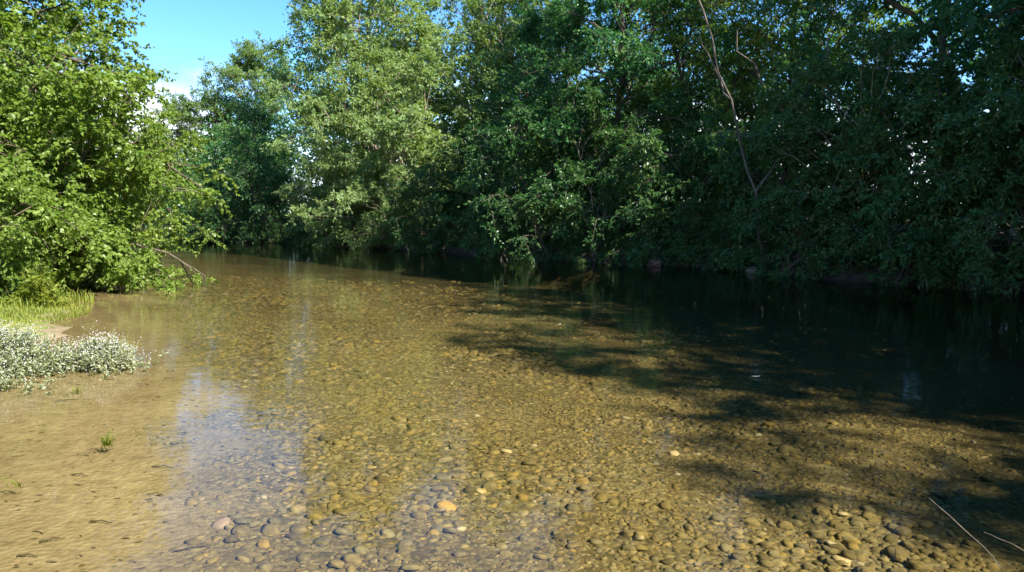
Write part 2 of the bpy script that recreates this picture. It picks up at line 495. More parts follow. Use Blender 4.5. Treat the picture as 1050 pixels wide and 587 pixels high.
def scatter(y0, y1, per_m2, med, sig, lo, hi):
    n = int(per_m2 * ((y1 - y0) * 1.0) * (1.5 * y1 + 3))
    y = rng.uniform(y0, y1, n)
    x = rng.uniform(-0.75 * y1 - 1.5, 0.75 * y1 + 1.5, n)
    keep = np.abs(x) < 0.72 * y + 1.2
    x, y = x[keep], y[keep]
    z, s, dl, dr = terrain(x, y)
    p = (1 - sandy(x, y)) ** 1.3 * (s > 0.3) * sstep(7.5, 12, dr) + 0.03
    keep = (rng.random(len(x)) < p) & (s > 0.1)
    x, y, z = x[keep], y[keep], z[keep]
    a = np.clip(np.exp(rng.normal(math.log(med), sig, len(x))), lo, hi)
    # cobbles sort themselves into coarser and finer patches
    a *= 1 + 0.7 * vnoise(x * 0.9, y * 0.9, 31)
    a *= 1 - 0.6 * sandy(x, y)
    return np.stack([x, y, z, a, a * rng.uniform(0.5, 0.92, len(x)), a * rng.uniform(0.2, 0.38, len(x)), rng.uniform(0, 6.283, len(x))], 1)

def stones(P, base, jitter):
    bv, bf = base
    n, k = len(P), len(bv)
    jit = 1 + jitter * rng.normal(0, 1, (n, k, 1))
    v = bv[None] * np.clip(jit, 0.75, 1.3) * P[:, None, 3:6]
    tilt = rng.normal(0, 0.16, (n, 2))
    v[:, :, 2] += v[:, :, 0] * tilt[:, :1] + v[:, :, 1] * tilt[:, 1:]
    c, s = np.cos(P[:, 6])[:, None], np.sin(P[:, 6])[:, None]
    xx = v[:, :, 0] * c - v[:, :, 1] * s; yy = v[:, :, 0] * s + v[:, :, 1] * c
    v = np.stack([xx + P[:, 0:1], yy + P[:, 1:2], v[:, :, 2] + P[:, 2:3]], -1)
    f = bf[None] + (np.arange(n) * k)[:, None, None]
    return v.reshape(-1, 3), f.reshape(-1, 3)

Pn = scatter(2.8, 8.5, 480, 0.0225, 0.44, 0.010, 0.064)
Pm = scatter(8.5, 15, 140, 0.036, 0.40, 0.02, 0.08)
Pf = scatter(15, 25, 42, 0.065, 0.35, 0.04, 0.13)
# the 300 stones that show largest become objects of their own
vis = (np.abs(Pn[:, 0]) < 0.64 * Pn[:, 1]) & (Pn[:, 1] > 3.65)
score = np.where(vis, Pn[:, 3] / Pn[:, 1], 0)
order = np.argsort(-score)
big, rest = Pn[order[:285]], Pn[order[285:]]
sv, sf = join([stones(rest, dome(7, 2), 0.10), stones(Pm, dome(6, 2), 0.08), stones(Pf, dome(5, 2), 0.05)])
so = link('gravel', mesh_np('gravel', sv, sf, M_PEBBLE, True), riverbed)
tag(so, kind='stuff')
cobble_meshes = []
for k in range(14):
    v, f = stones(np.array([[0, 0, 0, 1.0, rng.uniform(0.52, 0.9), rng.uniform(0.3, 0.46), 0]]), dome(9, 4), 0.075)
    cobble_meshes.append(mesh_np('cobble', v, f, M_PEBBLE, True))
def recolour(me, c0, c1, nm):
    m2 = me.copy(); m2.materials[0] = simple_mat(nm, c0, c1, 8, 0.7); return m2
def put_cobble(me, x, y, a, rz):
    z = float(terrain(np.array([x]), np.array([y]))[0][0])
    return link('cobble', me, riverbed, (x, y, z + 0.004), rz, a)
for i, P in enumerate(big):
    put_cobble(cobble_meshes[i % 14], P[0], P[1], P[3], P[6])
put_cobble(recolour(cobble_meshes[0], (0.28, 0.16, 0.03), (0.44, 0.27, 0.05), 'orange_stone'), -0.44, 5.0, 0.085, 0.1)['label'] = 'bright orange flat cobble'
put_cobble(recolour(cobble_meshes[3], (0.22, 0.15, 0.11), (0.32, 0.23, 0.17), 'pink_stone'), -1.77, 4.55, 0.07, 1.1)['label'] = 'pinkish cobble at the sand edge'
put_cobble(recolour(cobble_meshes[5], (0.40, 0.36, 0.27), (0.58, 0.53, 0.42), 'white_stone'), 0.93, 3.95, 0.05, 0.6)['label'] = 'small whitish cobble'
for (x, y, a) in ((1.35, 6.3, 0.055), (-0.22, 5.35, 0.05), (2.2, 5.0, 0.045), (-0.05, 6.3, 0.06), (1.9, 4.3, 0.07)):
    put_cobble(recolour(cobble_meshes[7], (0.30, 0.23, 0.10), (0.48, 0.38, 0.2), 'pale_stone'), x, y, a, x * 3)

# ------------------------------------------------------------------ trees
def grow(seed, H, base_t, R, n1, n2, n3, nl, leaf, droop=0.1, widest=0.35, trunk_r=0.16, lean=(0, 0), twig=0.7, up=0.15,
         inc=(5, 65), stems=1, sec_sides=4, pw=2.0, qe=0.5, tip=0.3, low_z=0.03):
    """returns (wood verts, faces), (leaf verts, faces)"""
    r = np.random.default_rng(seed)
    K = 10
    t = np.linspace(0, 1, K)
    trunks, trunk_rad = [], []
    for s in range(stems):
        a = r.uniform(0, 6.283)
        out = (0 if stems == 1 else R * 0.45)
        p = np.zeros((K, 3))
        w = np.cumsum(r.normal(0, 0.018 * H, (K, 2)), 0); w -= w[0]
        p[:, 0] = lean[0] * t ** 1.5 + w[:, 0] + out * math.cos(a) * t ** 1.3
        p[:, 1] = lean[1] * t ** 1.5 + w[:, 1] + out * math.sin(a) * t ** 1.3
        p[:, 2] = t * H * (0.95 if s == 0 else r.uniform(0.6, 0.95)) - 0.25 * (1 - t)
        trunks.append(p)
        trunk_rad.append(trunk_r * (1.25 * np.exp(-t * 9) * 0.6 + (1 - t) ** 0.8 * 0.95 + 0.06) * (1 if s == 0 else 0.75))
    trunks = np.array(trunks); trunk_rad = np.array(trunk_rad)
    # limbs
    u = (np.arange(n1) + r.uniform(0, 1, n1)) / n1
    tt = np.clip(base_t + (1 - base_t) * u, 0, 0.995)
    which = np.arange(n1) % stems
    f = tt * (K - 1); i0 = np.minimum(f.astype(int), K - 2); fr = (f - i0)[:, None]
    st = trunks[which, i0] * (1 - fr) + trunks[which, i0 + 1] * fr
    prof = np.where(u < widest, 0.75 + 0.25 * (u / widest), np.clip(1 - np.clip((u - widest) / (1.06 - widest), 0, 1) ** pw, 0.02, 1) ** qe)
    az = np.arange(n1) * 2.39996 + r.normal(0, 0.5, n1)
    el = np.radians(inc[0] + (inc[1] - inc[0]) * u + r.normal(0, 10, n1))
    Lb = R * prof * r.uniform(0.5, 1.2, n1)
    Lb = np.minimum(Lb / np.maximum(np.cos(el), 0.55), R * 1.15)
    d = np.stack([np.cos(az) * np.cos(el), np.sin(az) * np.cos(el), np.sin(el)], -1)
    k1 = np.linspace(0, 1, 6)
    limb = st[:, None] + d[:, None] * (Lb[:, None] * k1)[..., None]
    limb += np.cumsum(r.normal(0, 0.035, (n1, 6, 3)) * Lb[:, None, None], 1) * (k1 > 0)[None, :, None]
    limb[:, :, 2] += (Lb[:, None] * (0.22 * k1 - (0.22 + droop) * k1 ** 2)) * 0.9
    r_at = trunk_rad[which, i0]
    lr = np.minimum(r_at * 0.62, 0.02 + 0.014 * Lb)[:, None] * (1 - 0.85 * k1)[None]
    def along(path, tv):
        K_ = path.shape[1]
        f_ = tv * (K_ - 1); a_ = np.minimum(f_.astype(int), K_ - 2); w_ = (f_ - a_)[..., None]
        ix = np.arange(len(path))[:, None]
        p0, p1 = path[ix, a_], path[ix, a_ + 1]
        return (p0 * (1 - w_) + p1 * w_).reshape(-1, 3), norm(p1 - p0).reshape(-1, 3)
    def rnd(n): return norm(r.normal(0, 1, (n, 3)))
    # secondary branches
    tv = np.sqrt(r.uniform(tip ** 2, 1, (n1, n2)))
    s2, t2 = along(limb, tv)
    m2 = len(s2)
    d2 = norm(t2 * 0.65 + rnd(m2) * 0.8 + np.array([0, 0, up]))
    L2 = (np.repeat(Lb, n2) * r.uniform(0.2, 0.42, m2) + 0.12 * R) * (1.15 - 0.4 * tv.ravel())
    k2 = np.linspace(0, 1, 4)
    sec = s2[:, None] + d2[:, None] * (L2[:, None] * k2)[..., None]
    sec[:, :, 2] -= droop * 0.9 * L2[:, None] * k2[None] ** 2
    sr = (0.006 + 0.006 * L2)[:, None] * (1 - 0.8 * k2)[None]
    # twigs
    tv3 = np.sqrt(r.uniform(0.04, 1, (m2, n3)))
    s3, t3 = along(sec, tv3)
    m3 = len(s3)
    d3 = norm(t3 * 0.4 + rnd(m3) * np.array([0.95, 0.95, 0.6]) + np.array([0, 0, up - droop * 0.5]))
    L3 = twig * r.uniform(0.45, 1.1, m3)
    k3 = np.linspace(0, 1, 3)
    tw = s3[:, None] + d3[:, None] * (L3[:, None] * k3)[..., None]
    tw[:, :, 2] -= droop * 1.2 * L3[:, None] * k3[None] ** 2
    # leaves
    cnt = nl
    tvl = r.uniform(0.08, 1.0, (m3, cnt))
    s4, t4 = along(tw, tvl)
    m4 = len(s4)
    ax = norm(t4 * 0.75 + rnd(m4) * 0.75 + np.array([0, 0, -droop * 0.6]))
    ctr = np.array([lean[0] * 0.5, lean[1] * 0.5, H * 0.4])
    up_v = norm(np.array([0, 0, 0.45]) + 0.6 * norm(s4 - ctr) + rnd(m4) * 0.75)
    side = norm(np.cross(ax, up_v))
    nv = np.cross(side, ax)
    ll = leaf[0] * r.uniform(0.65, 1.2, m4)[:, None]; ww = leaf[1] * r.uniform(0.7, 1.15, m4)[:, None]
    b = s4
    v = np.stack([b, b + ax * ll * 0.45 + side * ww * 0.5 + nv * ww * 0.12, b + ax * ll, b + ax * ll * 0.45 - side * ww * 0.5 + nv * ww * 0.12], 1)
    lf = np.arange(m4 * 4).reshape(m4, 4)
    wood = join([tubes(trunks, trunk_rad, 9), tubes(limb, lr, 6), tubes(sec, sr, sec_sides)])
    lv = v.reshape(-1, 3)
    low = lv[:, 2].reshape(-1, 4).min(1) > low_z
    return wood, (lv, lf[low])

KIND = {}
def kind(name, bark, leafm, **kw):
    w, l = grow(**kw)
    KIND[name] = (mesh_np(name + '_wood', w[0], w[1], bark, True), mesh_np(name + '_leaves', l[0], l[1], leafm))

kind('alder', M_BARK, M_ALDER, seed=21, H=13.0, base_t=0.02, R=5.0, pw=1.0, qe=0.9, n1=84, n2=8, n3=12, nl=22, leaf=(0.112, 0.072), droop=0.24, widest=0.15, trunk_r=0.17, twig=0.62, inc=(0, 50), low_z=-0.3)
kind('alder_b', M_BARK, M_ALDER, seed=2, H=11.0, base_t=0.02, R=4.4, n1=72, n2=7, n3=12, nl=18, leaf=(0.108, 0.068), droop=0.26, widest=0.35, trunk_r=0.15, twig=0.62, stems=2)
kind('willow', M_BARK_PALE, M_WILLOW, seed=3, H=16, base_t=0.02, R=5.4, n1=104, n2=7, n3=13, nl=11, leaf=(0.27, 0.105), droop=0.22, widest=0.28, trunk_r=0.22, twig=0.85, inc=(8, 74), stems=3, up=0.3, tip=0.4)
kind('willow_bush', M_BARK_PALE, M_WILLOW, seed=4, H=8.0, base_t=0.02, R=3.7, n1=56, n2=7, n3=11, nl=12, leaf=(0.20, 0.08), droop=0.2, widest=0.25, trunk_r=0.10, twig=0.62, inc=(8, 72), stems=4, up=0.3)
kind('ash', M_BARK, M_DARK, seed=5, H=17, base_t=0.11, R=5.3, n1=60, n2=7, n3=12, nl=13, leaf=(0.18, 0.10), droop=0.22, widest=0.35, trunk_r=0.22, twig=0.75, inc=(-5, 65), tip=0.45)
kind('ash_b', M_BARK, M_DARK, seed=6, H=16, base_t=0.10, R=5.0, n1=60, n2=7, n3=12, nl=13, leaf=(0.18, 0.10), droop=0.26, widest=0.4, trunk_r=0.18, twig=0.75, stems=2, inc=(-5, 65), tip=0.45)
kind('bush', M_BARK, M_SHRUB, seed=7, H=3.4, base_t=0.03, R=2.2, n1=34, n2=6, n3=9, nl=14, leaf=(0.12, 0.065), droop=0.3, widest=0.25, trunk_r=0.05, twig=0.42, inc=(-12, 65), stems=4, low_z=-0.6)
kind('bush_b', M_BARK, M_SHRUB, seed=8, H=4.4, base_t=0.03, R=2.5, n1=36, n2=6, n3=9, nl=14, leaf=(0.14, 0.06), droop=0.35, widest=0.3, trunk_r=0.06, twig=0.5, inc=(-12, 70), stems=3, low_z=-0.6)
kind('alder_bush', M_BARK, M_ALDER, seed=17, H=3.4, base_t=0.03, R=2.3, n1=40, n2=7, n3=9, nl=18, leaf=(0.095, 0.058), droop=0.3, widest=0.25, trunk_r=0.05, twig=0.42, inc=(5, 65), stems=4)
kind('sparse', M_BARK_PALE, M_WILLOW, seed=9, H=19, base_t=0.2, R=4.2, n1=36, n2=5, n3=9, nl=11, leaf=(0.24, 0.10), droop=0.12, widest=0.45, trunk_r=0.24, twig=0.75, inc=(35, 75), stems=2)

def ground_z(x, y):
    return float(terrain(np.array([float(x)]), np.array([float(y)]))[0][0])

def plant(name, k, x, y, sc, rz, label, cat, group, tilt=(0, 0), parts=('trunk', 'crown')):
    root = link(name, None, None, (x, y, ground_z(x, y) - 0.03), rz, sc)
    root.rotation_euler = (tilt[0], tilt[1], rz)
    root.empty_display_size = 0.3
    tag(root, label, cat, group)
    wood, leaves = KIND[k]
    link(parts[0], wood, root)
    cr = tag(link(parts[1], leaves, root), kind='stuff')
    if k == 'willow_bush' and x > -4:      # shaded right bank bushes get darker leaves, their shade put into the colour
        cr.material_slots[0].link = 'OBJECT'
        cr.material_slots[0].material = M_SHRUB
    return root

LT, RT, UT = 'trees on the left bank', 'trees on the right bank', 'shrubs along the water'
# left bank, sunlit
plant('alder_tree', 'alder', -13.4, 20.0, 1.0, 0.4, 'bright yellow-green broadleaf tree leaning out over the left edge of the river', 'tree', LT)
plant('alder_tree', 'alder_b', -13.2, 15.0, 1.0, 1.7, 'sunlit light green tree filling the left edge of the picture', 'tree', LT)
plant('alder_tree', 'alder', -20.5, 26.0, 1.0, 2.9, 'tall light green tree behind the leaning one on the left bank', 'tree', LT)
plant('alder_tree', 'alder_b', -22.5, 34.5, 0.8, 4.0, 'farthest light green tree on the left bank, low over the water', 'tree', LT)
plant('alder_tree', 'alder_b', -18.5, 18.5, 1.25, 5.1, 'tallest light green tree set back from the left bank', 'tree', LT)
plant('leafy_shrub', 'alder_bush', -10.6, 18.6, 1.15, 0.3, 'dense bright green shrub at the water under the leaning left tree', 'shrub', UT)
plant('leafy_shrub', 'alder_bush', -12.6, 23.0, 1.0, 1.3, 'green shrub hanging over the water farthest along the left bank', 'shrub', UT)
plant('leafy_shrub', 'alder_bush', -10.4, 15.2, 0.6, 2.2, 'broad low green shrub behind the short grass at the left edge', 'shrub', UT)
plant('leafy_shrub', 'alder_bush', -11.8, 16.8, 1.25, 3.2, 'tall bright green shrub between the two front trees on the left', 'shrub', UT)
# far bend
plant('willow_tree', 'willow', -26.5, 76, 0.92, 0.0, 'pale green rounded willow farthest away beside the patch of sky', 'tree', RT)
plant('willow_tree', 'willow', -32.5, 75, 0.66, 1.0, 'small far willow just beside the left trees under the cloud', 'tree', RT)
plant('ash_tree', 'ash', -20.5, 62, 0.52, 2.0, 'dark round tree in shade at the river bend', 'tree', RT)
plant('willow_tree', 'willow', -9.0, 54.5, 1.06, 3.2, 'tall feathery sunlit willow in the middle of the far bank', 'tree', RT)
plant('willow_bush', 'willow_bush', -8.2, 46.3, 1.12, 0.7, 'low sunlit pale green willow bush on the far bank at the water', 'shrub', UT)
plant('willow_bush', 'willow_bush', -6.9, 43.9, 0.5, 2.7, 'small pale green bush at the water right of the sunlit willow bush', 'shrub', UT)
plant('willow_bush', 'willow_bush', -9.0, 46.0, 0.55, 4.1, 'small sunlit bush trailing into the water under the tall willow', 'shrub', UT)
plant('willow_bush', 'willow_bush', -11.6, 49.0, 0.62, 5.6, 'pale bush at the water left of the sunlit willow bush', 'shrub', UT)
plant('poplar_tree', 'sparse', -4.6, 58, 1.05, 1.0, 'thin tall tree with pale bare trunks and sky showing through', 'tree', RT)
plant('leafy_shrub', 'bush_b', -17.5, 55.5, 1.15, 2.0, 'dark shrub at the far water line under the shaded round tree', 'shrub', UT)
plant('leafy_shrub', 'bush', -23.5, 59.0, 1.2, 4.0, 'dark shrub at the far end of the visible river', 'shrub', UT)
# right bank, in shade
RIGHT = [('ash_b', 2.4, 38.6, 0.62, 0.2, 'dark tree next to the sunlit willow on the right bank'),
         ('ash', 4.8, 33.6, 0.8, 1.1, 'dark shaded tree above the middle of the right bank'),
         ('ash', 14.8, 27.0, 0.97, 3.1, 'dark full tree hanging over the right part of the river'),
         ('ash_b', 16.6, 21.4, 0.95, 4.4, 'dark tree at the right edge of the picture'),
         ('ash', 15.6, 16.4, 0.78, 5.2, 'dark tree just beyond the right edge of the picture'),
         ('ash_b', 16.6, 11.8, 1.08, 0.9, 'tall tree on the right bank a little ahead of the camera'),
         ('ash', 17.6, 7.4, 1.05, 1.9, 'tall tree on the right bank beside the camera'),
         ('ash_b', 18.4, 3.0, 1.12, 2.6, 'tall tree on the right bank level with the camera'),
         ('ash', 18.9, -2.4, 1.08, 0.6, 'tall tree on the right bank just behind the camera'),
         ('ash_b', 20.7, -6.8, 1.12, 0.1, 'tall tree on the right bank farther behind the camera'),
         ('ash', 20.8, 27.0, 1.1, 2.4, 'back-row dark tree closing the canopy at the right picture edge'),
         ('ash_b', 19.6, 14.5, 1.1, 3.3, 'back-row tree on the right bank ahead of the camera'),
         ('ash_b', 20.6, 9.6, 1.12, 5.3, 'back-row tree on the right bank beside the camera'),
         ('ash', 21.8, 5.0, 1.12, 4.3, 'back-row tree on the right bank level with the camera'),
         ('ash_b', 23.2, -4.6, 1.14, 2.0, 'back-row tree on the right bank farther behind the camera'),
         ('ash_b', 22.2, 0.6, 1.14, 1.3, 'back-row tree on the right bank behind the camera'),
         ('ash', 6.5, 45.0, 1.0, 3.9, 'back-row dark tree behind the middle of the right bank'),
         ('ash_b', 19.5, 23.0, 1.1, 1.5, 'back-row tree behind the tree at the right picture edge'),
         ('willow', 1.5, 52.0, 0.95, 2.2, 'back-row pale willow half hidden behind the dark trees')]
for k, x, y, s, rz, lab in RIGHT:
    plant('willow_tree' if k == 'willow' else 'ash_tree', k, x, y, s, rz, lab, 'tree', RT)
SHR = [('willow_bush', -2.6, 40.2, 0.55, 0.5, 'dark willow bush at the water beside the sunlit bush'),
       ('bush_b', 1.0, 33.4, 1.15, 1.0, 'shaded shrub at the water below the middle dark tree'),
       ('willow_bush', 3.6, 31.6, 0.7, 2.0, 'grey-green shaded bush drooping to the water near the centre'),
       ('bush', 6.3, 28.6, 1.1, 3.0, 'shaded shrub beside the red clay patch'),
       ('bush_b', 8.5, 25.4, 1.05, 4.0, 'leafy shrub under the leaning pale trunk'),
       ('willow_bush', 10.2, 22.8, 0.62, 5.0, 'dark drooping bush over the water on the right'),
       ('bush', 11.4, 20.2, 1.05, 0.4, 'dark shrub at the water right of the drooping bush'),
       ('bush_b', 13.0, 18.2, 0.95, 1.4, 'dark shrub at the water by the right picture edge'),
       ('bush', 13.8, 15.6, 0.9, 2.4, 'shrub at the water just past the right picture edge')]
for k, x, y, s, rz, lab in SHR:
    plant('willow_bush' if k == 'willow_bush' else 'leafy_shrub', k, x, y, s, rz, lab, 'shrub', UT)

plant('alder_tree', 'alder_b', 9.4, 35.0, 1.05, 0.8, 'sunlit yellow-green tree seen through the gap beside the leaning trunk', 'tree', RT)
plant('alder_tree', 'alder_b', 13.2, 37.5, 1.2, 2.8, 'sunlit tree far behind the gap in the right bank wood', 'tree', RT)
plant('leafy_shrub', 'alder_bush', 8.8, 29.6, 0.9, 2.2, 'sunlit shrub in the gap behind the leaning trunk', 'shrub', UT)
# an unbroken row of low shrubs hangs over the foot of the right bank
seg = np.linalg.norm(np.diff(RB, axis=0), axis=1); cum = np.concatenate([[0], np.cumsum(seg)])
q0 = float(np.interp(13.0, RB[:7, 1], cum[:7])); q1 = cum[12] + 4
rq = random.Random(9)
q = q0
shrub_no = 0
TENS = ['first', 'second', 'third', 'fourth', 'fifth', 'sixth', 'seventh', 'eighth', 'ninth', 'tenth', 'eleventh', 'twelfth', 'thirteenth',
        'fourteenth', 'fifteenth', 'sixteenth', 'seventeenth', 'eighteenth', 'nineteenth', 'twentieth']
TENS += ['twenty-' + w for w in TENS[:9]] + ['thirtieth']
while q < q1:
    bx, by = float(np.interp(q, cum, RB[:, 0])), float(np.interp(q, cum, RB[:, 1]))
    k = rq.choice(['bush', 'bush', 'bush_b'])
    if -13.0 < bx < -5.2:
        q += 1.4
        continue
    off = rq.uniform(0.0, 0.8)
    if bx / by > 0.72:                    # well outside the view
        q += 1.6
        continue
    shrub_no += 1
    sc = rq.uniform(0.28, 0.78)
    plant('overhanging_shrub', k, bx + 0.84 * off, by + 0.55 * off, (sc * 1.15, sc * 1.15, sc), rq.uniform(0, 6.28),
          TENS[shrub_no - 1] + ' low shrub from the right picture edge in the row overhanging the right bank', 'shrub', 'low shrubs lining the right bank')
    q += rq.uniform(1.3, 2.9)

# the wood behind the front trees reads as one mass
def woodland(name, cx, cy, hmax, seed, n, leaf, mat, label):
    r = np.random.default_rng(seed)
    z0 = terrain(cx, cy)[0]
    cz = z0 + hmax * r.uniform(0.0, 1.0, len(cx)) ** 0.9
    rad = r.uniform(0.9, 1.7, len(cx))
    m = len(cx) * n
    p = np.repeat(np.stack([cx, cy, cz], -1), n, 0) + norm(r.normal(0, 1, (m, 3))) * (np.repeat(rad, n) * r.uniform(0.3, 1, m) ** 0.5)[:, None]
    ax = norm(r.normal(0, 1, (m, 3)) + np.array([0, 0, -0.3]))
    sd = norm(np.cross(ax, norm(np.array([0, 0, 0.8]) + r.normal(0, 0.5, (m, 3)))))
    ll = leaf[0] * r.uniform(0.6, 1.2, m)[:, None]; ww = leaf[1] * r.uniform(0.7, 1.2, m)[:, None]
    v = np.stack([p, p + ax * ll * 0.45 + sd * ww / 2, p + ax * ll, p + ax * ll * 0.45 - sd * ww / 2], 1).reshape(-1, 3)
    tag(link(name, mesh_np(name, v, np.arange(m * 4).reshape(m, 4), mat)), label, 'wood', kind='stuff')
rw = np.random.default_rng(77)
wx, wy = rw.uniform(-45, 45, 40000), rw.uniform(-12, 95, 40000)
wz, wS, wdL, wdR = terrain(wx, wy)
hR = np.interp(wx, [-45, -34, -27, -20, -8, -4, 6, 10, 45], [5, 5, 9, 10, 9, 6, 6, 11, 13]) * (0.75 + 0.5 * (vnoise(wx * 0.16, wy * 0.16, 41) + 0.5))
hR = hR + 6.0 * ((wy > 55) & (wx > -20) & (wx < 2))
selR = ~((wx > 6) & (wx < 19) & (wy > 28) & (wy < 37)) & (wdR < -7.5) & (wdR > -22) & (wy > -2) & (wdL > wdR)
k_ = np.flatnonzero(selR)[:3300]
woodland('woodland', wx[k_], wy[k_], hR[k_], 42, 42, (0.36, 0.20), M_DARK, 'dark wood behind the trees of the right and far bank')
selL = (wdL < -6) & (wdL > -22) & (wx < -0.60 * wy) & (wy > 6) & (wy < 60)
k_ = np.flatnonzero(selL)[:900]
woodland('woodland', wx[k_], wy[k_], np.full(len(k_), 9.5), 43, 42, (0.32, 0.18), M_ALDER, 'light green wood behind the trees of the left bank')

# bare leaning trunks seen among the leaves
def bare_trunk(name, pts, r0, r1, mat, label, forks=()):
    root = link(name, None, None, pts[0]); tag(root, label, 'tree')
    P = np.array(pts, float) - np.array(pts[0])
    t = np.linspace(0, 1, 14); tk = np.linspace(0, 1, len(P))
    path = np.stack([np.interp(t, tk, P[:, i]) for i in range(3)], -1)
    path[1:-1] += np.random.default_rng(len(label)).normal(0, 0.05, (12, 3))
    v, f = tubes(path[None], np.linspace(r0, r1, 14)[None], 9)
    link('trunk', mesh_np('trunk', v, f, mat, True), root)
    for (tt, d, L, r) in forks:
        i = int(tt * 13); s = path[i]; q = np.linspace(0, 1, 7)
        d = np.array(d, float); d /= np.linalg.norm(d)
        br = s + d * (q * L)[:, None]; br[:, 2] += 0.15 * L * q ** 2
        br[1:] += np.random.default_rng(i).normal(0, 0.03 * L, (6, 3))
        v, f = tubes(br[None], np.linspace(r, r * 0.2, 7)[None], 7)
        link('branch', mesh_np('branch', v, f, mat, True), root)
    return root
bare_trunk('leaning_trunk', [(7.9, 24.4, 0.4), (7.45, 23.6, 2.0), (6.6, 23.5, 5.0), (5.3, 23.8, 8.8)], 0.05, 0.025, M_BARK_MID,
           'pale bare trunk leaning left in front of the dark right bank trees', [(0.45, (0.6, -0.1, 0.8), 2.2, 0.05), (0.7, (-0.5, 0.2, 0.9), 2.0, 0.04)])
bare_trunk('forked_trunk', [(8.9, 25.8, 0.4), (9.0, 25.8, 3.2), (9.1, 25.8, 5.2)], 0.10, 0.08, M_BARK,
           'dark forked trunk among the leaves of the right bank', [(0.99, (0.55, 0, 0.9), 3.2, 0.07), (0.99, (-0.6, 0.1, 0.8), 3.0, 0.07)])
bare_trunk('dead_branch_tree', [(-5.2, 45.5, 0.5), (-5.4, 45.3, 2.5), (-6.6, 45.0, 5.6)], 0.08, 0.03, M_BARK_PALE,
           'dead grey branches sticking out beside the sunlit willow bush', [(0.5, (0.3, -0.2, 0.9), 2.5, 0.03), (0.65, (-0.7, -0.1, 0.6), 2.0, 0.03), (0.3, (0.7, -0.2, 0.6), 2.0, 0.03)])

# ------------------------------------------------------------------ low plants, grass, stones and drift on the banks
def blades(n, cx, cy, rx, ry, h, w, seed, lean=0.5, zf=None):
    r = np.random.default_rng(seed)
    a = r.uniform(0, 6.283, n); q = np.sqrt(r.uniform(0, 1, n))
    x = cx + rx * q * np.cos(a); y = cy + ry * q * np.sin(a)
    z = (terrain(x, y)[0] if zf is None else np.full(n, zf)) - 0.01
    hh = h * r.uniform(0.5, 1.2, n)
    az = r.uniform(0, 6.283, n); le = lean * r.uniform(0.2, 1.2, n) * hh
    d = np.stack([np.cos(az), np.sin(az), np.zeros(n)], -1)
    sd = np.stack([-np.sin(az), np.cos(az), np.zeros(n)], -1) * (w * 0.5)
    p = np.stack([x, y, z], -1)
    m = p + d * (le * 0.35)[:, None] + np.array([0, 0, 1.0]) * (hh * 0.6)[:, None]
    t = p + d * le[:, None] + np.array([0, 0, 1.0]) * (hh * 0.92)[:, None]
    v = np.stack([p - sd, p + sd, m + sd * 0.8, m - sd * 0.8, t + sd * 0.12, t - sd * 0.12], 1).reshape(-1, 3)
    b = np.arange(n)[:, None] * 6
    f = np.concatenate([b + np.array([[0, 1, 2, 3]]), b + np.array([[3, 2, 4, 5]])])
    return v, f

v, f = join([blades(12000, -10.0, 13.0, 2.5, 2.6, 0.09, 0.011, 51), blades(1500, -10.2, 15.0, 1.8, 2.0, 0.22, 0.018, 52)])
tag(link('grass', mesh_np('grass', v, f, M_GRASS)), 'short sunlit yellow-green grass on the low left bank', 'grass', kind='stuff')

def leafy(n, cx, cy, rx, ry, h, leaf, seed, tall=1.0):
    """loose upright stems with leaves; returns stems, leaves, tips"""
    r = np.random.default_rng(seed)
    a = r.uniform(0, 6.283, n); q = np.abs(r.normal(0, 0.5, n)).clip(0, 1.5) * (0.8 + 0.35 * np.sin(a * 3 + seed) * np.sin(a * 5))
    x = rx * q * np.cos(a); y = ry * q * np.sin(a)
    z0 = terrain(cx + x, cy + y)[0]
    z0 = np.maximum(z0, -0.04)
    hh = h * r.uniform(0.35, 1.25, n) * (1.12 - 0.5 * q ** 2).clip(0.35, 1.2)
    k = np.linspace(0, 1, 4)
    ln = r.normal(0, 0.25, (n, 2)) * hh[:, None] + np.stack([x, y], -1) * 0.12
    st = np.stack([x[:, None] + ln[:, :1] * k ** 1.5, y[:, None] + ln[:, 1:] * k ** 1.5, z0[:, None] - 0.02 + hh[:, None] * k], -1)
    stems = tubes(st, np.full((n, 4), 0.004), 3)
    nl = 14
    tv = r.uniform(0.15, 1, (n, nl)); f_ = tv * 3; i0 = np.minimum(f_.astype(int), 2); w = (f_ - i0)[..., None]
    ix = np.arange(n)[:, None]
    p = (st[ix, i0] * (1 - w) + st[ix, i0 + 1] * w).reshape(-1, 3)
    m = len(p)
    ax = norm(r.normal(0, 1, (m, 3)) * np.array([1, 1, 0.5]) + np.array([0, 0, 0.25]))
    sd = norm(np.cross(ax, norm(np.array([0, 0, 1.0]) + 0.5 * r.normal(0, 1, (m, 3)))))
    ll = leaf[0] * r.uniform(0.6, 1.2, m)[:, None]; ww = leaf[1] * r.uniform(0.7, 1.1, m)[:, None]
    v = np.stack([p, p + ax * ll * 0.45 + sd * ww / 2, p + ax * ll, p + ax * ll * 0.45 - sd * ww / 2], 1).reshape(-1, 3)
    return stems, (v, np.arange(m * 4).reshape(m, 4)), st[:, -1], r

